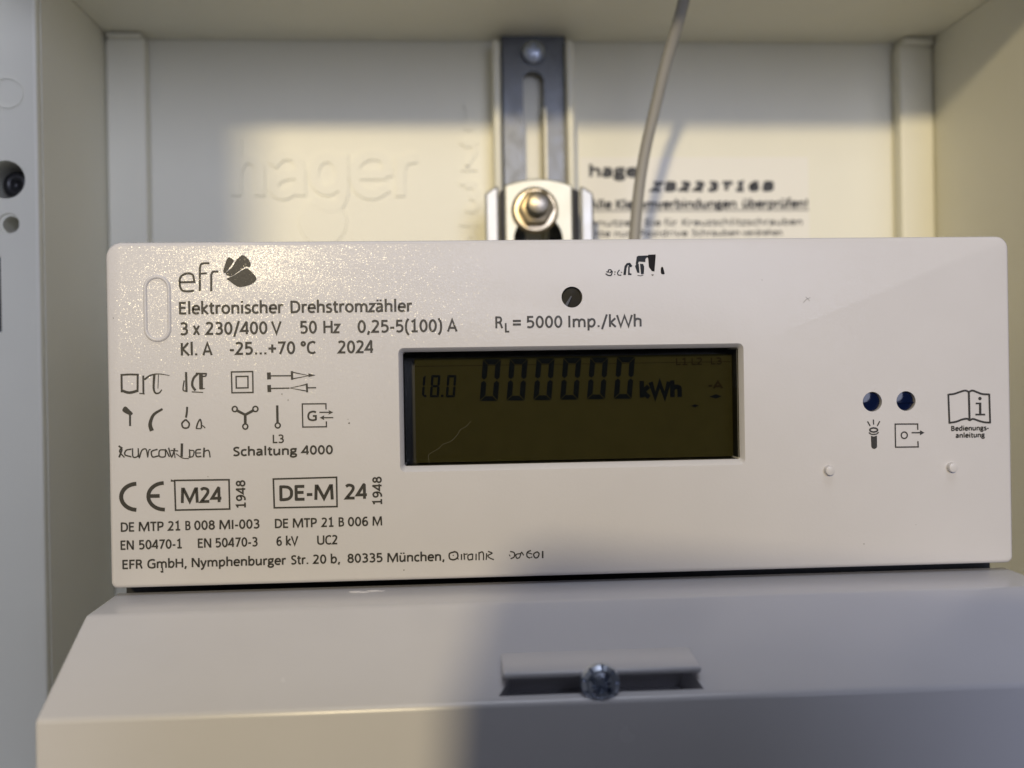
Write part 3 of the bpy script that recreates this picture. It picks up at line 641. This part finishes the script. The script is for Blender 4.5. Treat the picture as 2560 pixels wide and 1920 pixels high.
# the worn, half-legible signs at the left
def worn(*strokes, fills=()):
    pr = Print(YI)
    for pts, w in strokes: pr.ribbon(F(spline(pts, k=4)), (w[0] if isinstance(w, tuple) else w) * s2z, w1=(w[1] * s2z if isinstance(w, tuple) else None))
    for pts in fills: pr.fill(spline(F(pts), True, 3))
    pr.done('worn_sign', 'ink', meter)
worn(([(190, 175), (270, 170), (358, 172)], 17), ([(198, 165), (200, 335)], 18), ([(347, 170), (346, 325)], 18), ([(198, 318), (270, 338), (352, 318)], (24, 24)))
worn(([(398, 180), (400, 345)], 17), ([(362, 344), (412, 350)], 10), ([(408, 218), (465, 178), (540, 165), (640, 180)], (18, 6)), ([(500, 172), (494, 290), (510, 340), (545, 340), (570, 310)], (22, 10)), ([(538, 172), (534, 300)], 7))
worn(([(793, 148), (797, 322)], 20), ([(776, 225), (766, 290), (770, 318), (806, 328)], 12), ([(905, 160), (862, 205), (850, 270), (880, 318)], (20, 22)), ([(930, 165), (932, 308)], 34), ([(882, 160), (986, 164)], 15), ([(980, 160), (972, 185), (930, 188)], 13), ([(845, 330), (950, 336)], 9), ([(925, 302), (966, 300)], 8))
worn(([(276, 530), (277, 645)], 18), fills=([(207, 490), (235, 464), (275, 500), (302, 530), (275, 545), (215, 515)],))
worn(([(576, 488), (500, 535), (470, 590), (462, 640), (478, 690)], (20, 38)))
worn(([(803, 468), (800, 520), (792, 568)], 18), ([(790, 585), (755, 620), (768, 660), (810, 660), (822, 622), (790, 585)], 15))
worn(([(887, 668), (900, 620), (922, 585), (934, 620), (934, 668)], 14), ([(884, 668), (930, 670)], 11), ([(930, 640), (950, 645), (970, 665)], 10))
worn(([(172, 828), (200, 860), (176, 935)], 16), ([(205, 840), (180, 880), (225, 935)], 12), ([(290, 858), (240, 870), (230, 910), (290, 930)], 13), ([(300, 850), (305, 930), (350, 920), (352, 850)], 12), ([(352, 880), (362, 935), (385, 870), (425, 860), (440, 935)], 12),
     ([(440, 935), (450, 870), (468, 860)], 10), ([(530, 860), (475, 880), (485, 930), (540, 920)], 13), ([(600, 865), (550, 870), (548, 925), (600, 925), (605, 865), (640, 930)], 12), ([(632, 845), (660, 930), (690, 850)], 13), ([(650, 870), (720, 875)], 11), ([(680, 850), (692, 940)], 9),
     ([(755, 805), (752, 930)], 22), ([(700, 900), (760, 940), (820, 945)], 9), ([(825, 860), (828, 940)], 13), ([(825, 870), (865, 875), (855, 925), (815, 930)], 11), ([(930, 860), (885, 870), (890, 925), (935, 925)], 13), ([(880, 895), (930, 893)], 10), ([(960, 845), (955, 935)], 16), ([(950, 885), (1000, 870), (1015, 935)], 12))
F = PR(zm7)
def worn7(*strokes):
    pr = Print(YI)
    for pts, w in strokes: pr.ribbon(F(spline(pts, k=4)), w * s7z)
    pr.done('worn_sign', 'ink', meter)
worn7(([(780, 175), (725, 195), (728, 250), (775, 262), (815, 235), (808, 185), (770, 172)], 17), ([(760, 212), (772, 216)], 12), ([(800, 240), (826, 258)], 13), ([(857, 200), (857, 265)], 15), ([(885, 190), (890, 262)], 15), ([(885, 205), (925, 198)], 12), ([(975, 198), (930, 215), (935, 262), (978, 258)], 15), ([(980, 195), (980, 262)], 14),
      ([(1018, 195), (1018, 268)], 15), ([(1050, 178), (1052, 268)], 14), ([(1052, 190), (1085, 175), (1100, 200), (1100, 268)], 14), ([(1135, 190), (1130, 265)], 14), ([(1150, 170), (1195, 190), (1150, 215), (1165, 240), (1215, 262)], 14))
worn7(([(1395, 170), (1440, 185), (1440, 230), (1400, 252)], 14), ([(1385, 205), (1395, 225)], 10), ([(1510, 195), (1460, 205), (1468, 245), (1500, 235), (1520, 180), (1545, 215)], 13), ([(1625, 160), (1585, 180), (1582, 225), (1615, 245)], 15), ([(1590, 185), (1640, 200)], 12), ([(1620, 240), (1640, 230)], 12), ([(1690, 175), (1655, 200), (1670, 240), (1700, 235), (1715, 195), (1690, 172)], 15), ([(1755, 165), (1755, 245)], 18))
F = PR(z3)
pr = Print(YI - 2e-5); pr.ribbon(F([(455, 745), (462, 782)]), 9 * s3z, cap=True); pr.fill(F([(445, 790), (466, 786), (468, 800), (450, 802)])); pr.done('ink_speck', 'ink', meter)
for px, py, r in ((283, 795, 1.6), (873, 1058, 2.2), (870, 1048, 1.2), (2160, 1360, 1.3), (1010, 1425, 1.6), (1905, 700, 1.2), (705, 985, 1.6), (720, 1000, 1.4), (520, 1192, 1.2), (2290, 1312, 1.1)):
    q = P(px, py, YI); pr = Print(YI); rr = r * PXM
    pr.fill([(q.x + rr * random.uniform(.6, 1.3) * math.cos(i * .9), q.z + rr * random.uniform(.6, 1.3) * math.sin(i * .9)) for i in range(7)]); pr.done('dust_speck', 'fibre', meter)
pr = Print(YI); pr.ribbon(PR(lambda a, b, y: P(a, b, y))([(2008, 757), (2016, 748), (2026, 744)]), .9 * PXM); pr.ribbon(PR(lambda a, b, y: P(a, b, y))([(2014, 742), (2024, 752)]), .7 * PXM); pr.done('scratch', 'fibre', meter)
# signs at the right
F = PR(z8)
pr = Print(YI)
for a, b in (((725, 588), (727, 640)), ((667, 606), (693, 652)), ((788, 604), (763, 652))): pr.ribbon(F([a, b]), 13 * s8z)
pr.ribbon(F(arc(728, 691, 38, 20, 0, 360, 24)[:-1]), 17 * s8z, True); pr.ribbon(F(spline([(680, 716), (700, 731), (728, 735), (756, 730), (777, 713)])), 13 * s8z)
pr.fill(F([(700, 748), (728, 756), (760, 746), (762, 850)] + arc(733, 850, 29, 28, 0, 180, 10) + [(704, 850)])); pr.done('printed_symbol', 'ink', meter)
pr = Print(YI)
pr.ribbon(F([(1163, 690), (1162, 632), (940, 633), (944, 861), (1168, 858), (1164, 802)]), 14 * s8z); pr.ribbon(F(arc(1030, 743, 30, 32, 0, 360, 22)[:-1]), 14 * s8z, True)
pr.ribbon(F([(1102, 718), (1195, 718)]), 14 * s8z); pr.fill(F([(1185, 693), (1230, 718), (1185, 743)])); pr.done('printed_symbol', 'ink', meter)
pr = Print(YI)
pr.ribbon(F(spline([(1466, 341), (1520, 335), (1575, 317), (1630, 302), (1668, 315)])), 20 * s8z); pr.ribbon(F(spline([(1668, 315), (1705, 302), (1755, 320), (1800, 336), (1868, 340)])), 20 * s8z)
pr.ribbon(F([(1465, 335), (1476, 628)]), 20 * s8z); pr.ribbon(F([(1869, 333), (1878, 625)]), 20 * s8z); pr.ribbon(F([(1667, 310), (1675, 603)]), 22 * s8z)
pr.ribbon(F(spline([(1472, 621), (1540, 610), (1600, 588), (1650, 580), (1675, 597)])), 20 * s8z); pr.ribbon(F(spline([(1675, 597), (1710, 582), (1770, 602), (1830, 616), (1882, 618)])), 20 * s8z)
pr.fill(F([(1777 + 17 * math.cos(i * .4), 380 + 17 * math.sin(i * .4)) for i in range(16)])); pr.ribbon(F([(1779, 420), (1780, 540)]), 25 * s8z); pr.ribbon(F([(1735, 429), (1780, 429)]), 17 * s8z); pr.ribbon(F([(1732, 539), (1829, 539)]), 18 * s8z)
pr.done('printed_symbol', 'ink', meter)
# remains of a stamp above the pulse lens
F = PR(zoom(1440, 560, .12658)); s9 = .12658 * PXM
pr = Print(YI); pr.fill(F([(1400, 640), (1430, 607), (1572, 600), (1574, 640), (1550, 938), (1500, 932), (1440, 850), (1425, 680)])); pr.fill(F([(1480, 998), (1540, 996), (1515, 1022)]))
pr.fill(spline(F([(1680, 862), (1715, 852), (1745, 950), (1745, 990), (1690, 988), (1675, 940)]), True, 3)); pr.done('stamp_mark', 'stampd', meter)
pr = Print(YI)
pr.fill(F([(1180, 780), (1200, 645), (1230, 628), (1405, 620), (1415, 650), (1372, 690), (1370, 752), (1240, 742), (1228, 782), (1190, 800)])); pr.fill(F([(1165, 830), (1190, 795), (1240, 785), (1255, 970), (1208, 960)])); pr.fill(F([(1262, 785), (1325, 788), (1347, 845), (1318, 882), (1340, 985), (1285, 995)]))
pr.ribbon(F([(1215, 1015), (1280, 1025), (1330, 1005)]), 14 * s9)
pr.fill(F([(935, 1005), (958, 830), (1000, 775), (1030, 800), (1000, 870), (985, 1008)])); pr.fill(F([(1000, 775), (1068, 764), (1112, 828), (1090, 856), (1062, 850), (1030, 812)])); pr.fill(F([(1030, 830), (1062, 845), (1060, 970), (1100, 982), (1095, 1010), (1028, 1008)]))
for pts, w in (([(600, 940), (640, 950), (640, 910), (690, 905), (690, 950), (660, 960)], 22), ([(585, 980), (630, 1010), (690, 1015), (715, 940), (690, 930)], 24), ([(770, 935), (770, 960)], 22), ([(765, 985), (765, 1005)], 22), ([(860, 905), (822, 960), (835, 1005), (895, 1010)], 22), ([(885, 945), (910, 965)], 16)): pr.ribbon(F(spline(pts, k=3)), w * s9)
pr.done('stamp_mark', 'stamp', meter)

# ================================================================== terminal cover and its screw
cov = thing('terminal_cover', 'smooth light grey terminal cover below the meter face', 'cover')
prof = [(.0036, -.03437), (-.0147, -.03474), (-.03885, -.0457), (-.0394, -.12), (.0036, -.12)]
shell = from_bm('shell', prism_x(prof, -.0890, .0890), 'cover', cov)
zt_ = zoom(1200, 1560, .27125)
def on_slope(px, py):
    a, b = Vector((0, -.0147, -.03474)), Vector((0, -.03885, -.0457)); nrm = Vector((0, b.z - a.z, -(b.y - a.y))); d = ray(px, py)
    return CAM + d * ((a - CAM).dot(nrm) / d.dot(nrm))
g = lambda a, b: on_slope(1200 + a * .27125, 1560 + b * .27125)
pT, pB = g(1000, 470), g(1000, 668)            # the pocket below the grip
pl_, pr_ = g(190, 600).x, g(2020, 570).x
cut = bmesh.new()
lo = [(pl_ - .0004, pB.y, pB.z), (pr_ + .0006, pB.y, pB.z), (pr_ - .0012, pT.y, pT.z), (pl_ + .0022, pT.y, pT.z)]
nrm = Vector((0, -(pT.z - pB.z), (pT.y - pB.y))); nrm.normalize()
if nrm.z < 0: nrm = -nrm
va = [cut.verts.new(Vector(p) + nrm * .004) for p in lo]
vb = [cut.verts.new(Vector(p) + Vector((0, .0035 if i < 2 else .006, -.0035 if i < 2 else -.0040))) for i, p in enumerate(lo)]
cut.faces.new(va); cut.faces.new(vb[::-1])
for i in range(4): cut.faces.new((va[i], vb[i], vb[(i + 1) % 4], va[(i + 1) % 4]))
finish(shell, .0008, 4, [cut], 20); shade(shell, 30)
# grip: a ledge standing out over the pocket
t0 = g(1000, 250); e0 = Vector((0, pT.y - .0012, pT.z + .0012))
gl_, gr_ = g(195, 400).x, g(1990, 380).x
bmg = bmesh.new()
ya, za = t0.y, t0.z
fy = g(1000, 430).y - .0038; fz = P(1200 + 1000 * .27125, 1560 + 428 * .27125, fy).z; fz2 = P(1200 + 1000 * .27125, 1560 + 492 * .27125, fy).z
pf = [(ya + .002, za - .0002), (ya, za + .0001), (fy, fz), (fy + .0001, fz2), (g(1000, 460).y + .001, fz2 - .0004)]
grip = from_bm('grip_ledge', prism_x(pf, gl_, gr_), 'cover', cov); finish(grip, .0005, 3); shade(grip, 40)

qs = P(905, 1475, -.002)
dm = bmesh.new()
for dx, dy, r in ((-.0010, .0002, .0011), (.0004, -.0003, .0008), (.0022, .0006, .0010), (.0036, .0002, .0006)):
    v_ = bmesh.ops.create_uvsphere(dm, u_segments=16, v_segments=8, radius=r)['verts']
    bmesh.ops.scale(dm, verts=v_, vec=(1.5, .7, .16)); bmesh.ops.translate(dm, verts=v_, vec=(qs.x + dx, qs.y + dy, -.0345))
from_bm('glint_drops', dm, 'cover', cov, True)  # low droplets added on the shelf for its small glints
scw = thing('screw', 'blue zinc cross-head screw in the terminal cover below the ledge', 'screw')
ysc = -.0375
q = P(1500, 1707, ysc)
R_ = 51 * .1692 / FPX
bm = lathe_y([(R_ * .55, ysc + .010), (R_ * .55, ysc + .0006), (R_ * .98, ysc + .0006), (R_, ysc), (R_ * .93, ysc - .0008), (R_ * .72, ysc - .0013), (R_ * .6, ysc - .0012), (R_ * .5, ysc - .0014), (R_ * .2, ysc - .0016), (0, ysc - .00165)], q.x, q.z, 48)
hd = from_bm('head', bm, 'bzinc', scw, True)
cuts = []
for i in range(4):
    an = math.radians(35 + 45 * i) ; big = i % 2 == 0
    w_, L_, dp = (.00045, .0021, .0006) if big else (.00022, .0015, -.0005)
    b_ = box_bm(-w_, w_, ysc - .01, ysc + dp, -L_, L_)
    bmesh.ops.rotate(b_, verts=b_.verts, cent=(0, 0, 0), matrix=Matrix.Rotation(an, 3, 'Y')); bmesh.ops.translate(b_, verts=b_.verts, vec=(q.x, 0, q.z)); cuts.append(b_)
for i in range(9):                              # serrations round the rim
    an = 2 * math.pi * i / 9 + .1
    b_ = box_bm(-.00022, .00022, ysc - .01, ysc - .00055, R_ * .72, R_ * 1.2)
    bmesh.ops.rotate(b_, verts=b_.verts, cent=(0, 0, 0), matrix=Matrix.Rotation(an, 3, 'Y')); bmesh.ops.translate(b_, verts=b_.verts, vec=(q.x, 0, q.z)); cuts.append(b_)
finish(hd, cuts=cuts); shade(hd, 30)

# ================================================================== what shades the scene from behind and beside the camera
phone = thing('phone', 'black phone held flat in front of the meter to take the picture', 'phone')
pb = from_bm('body', prism_y(rrect(-.035, .125, -.062, .032, .009), -.0045 - .0085, -.0045), 'phone', phone); finish(pb, .002, 3)
phone.matrix_world = Matrix.Translation(CAM) @ Matrix.Rotation(-YAW, 4, 'Z') @ Matrix.Rotation(math.radians(5), 4, 'Y')
door = thing('shading_door', 'unseen white steel cabinet door, added beside the enclosure for its shadow', 'door')  # out of view; added so its edge shades the left of the back wall
h0, h1_ = Vector((-.195, .05, 0)), Vector((-.133, -.235, 0))
dv = (h1_ - h0); L_ = dv.length
dl = from_bm('leaf', box_bm(0, L_, -.018, 0, -.5, .4), 'door', door); finish(dl, .002, 2)
door.matrix_world = Matrix.Translation(h0) @ Matrix.Rotation(math.atan2(dv.y, dv.x), 4, 'Z')
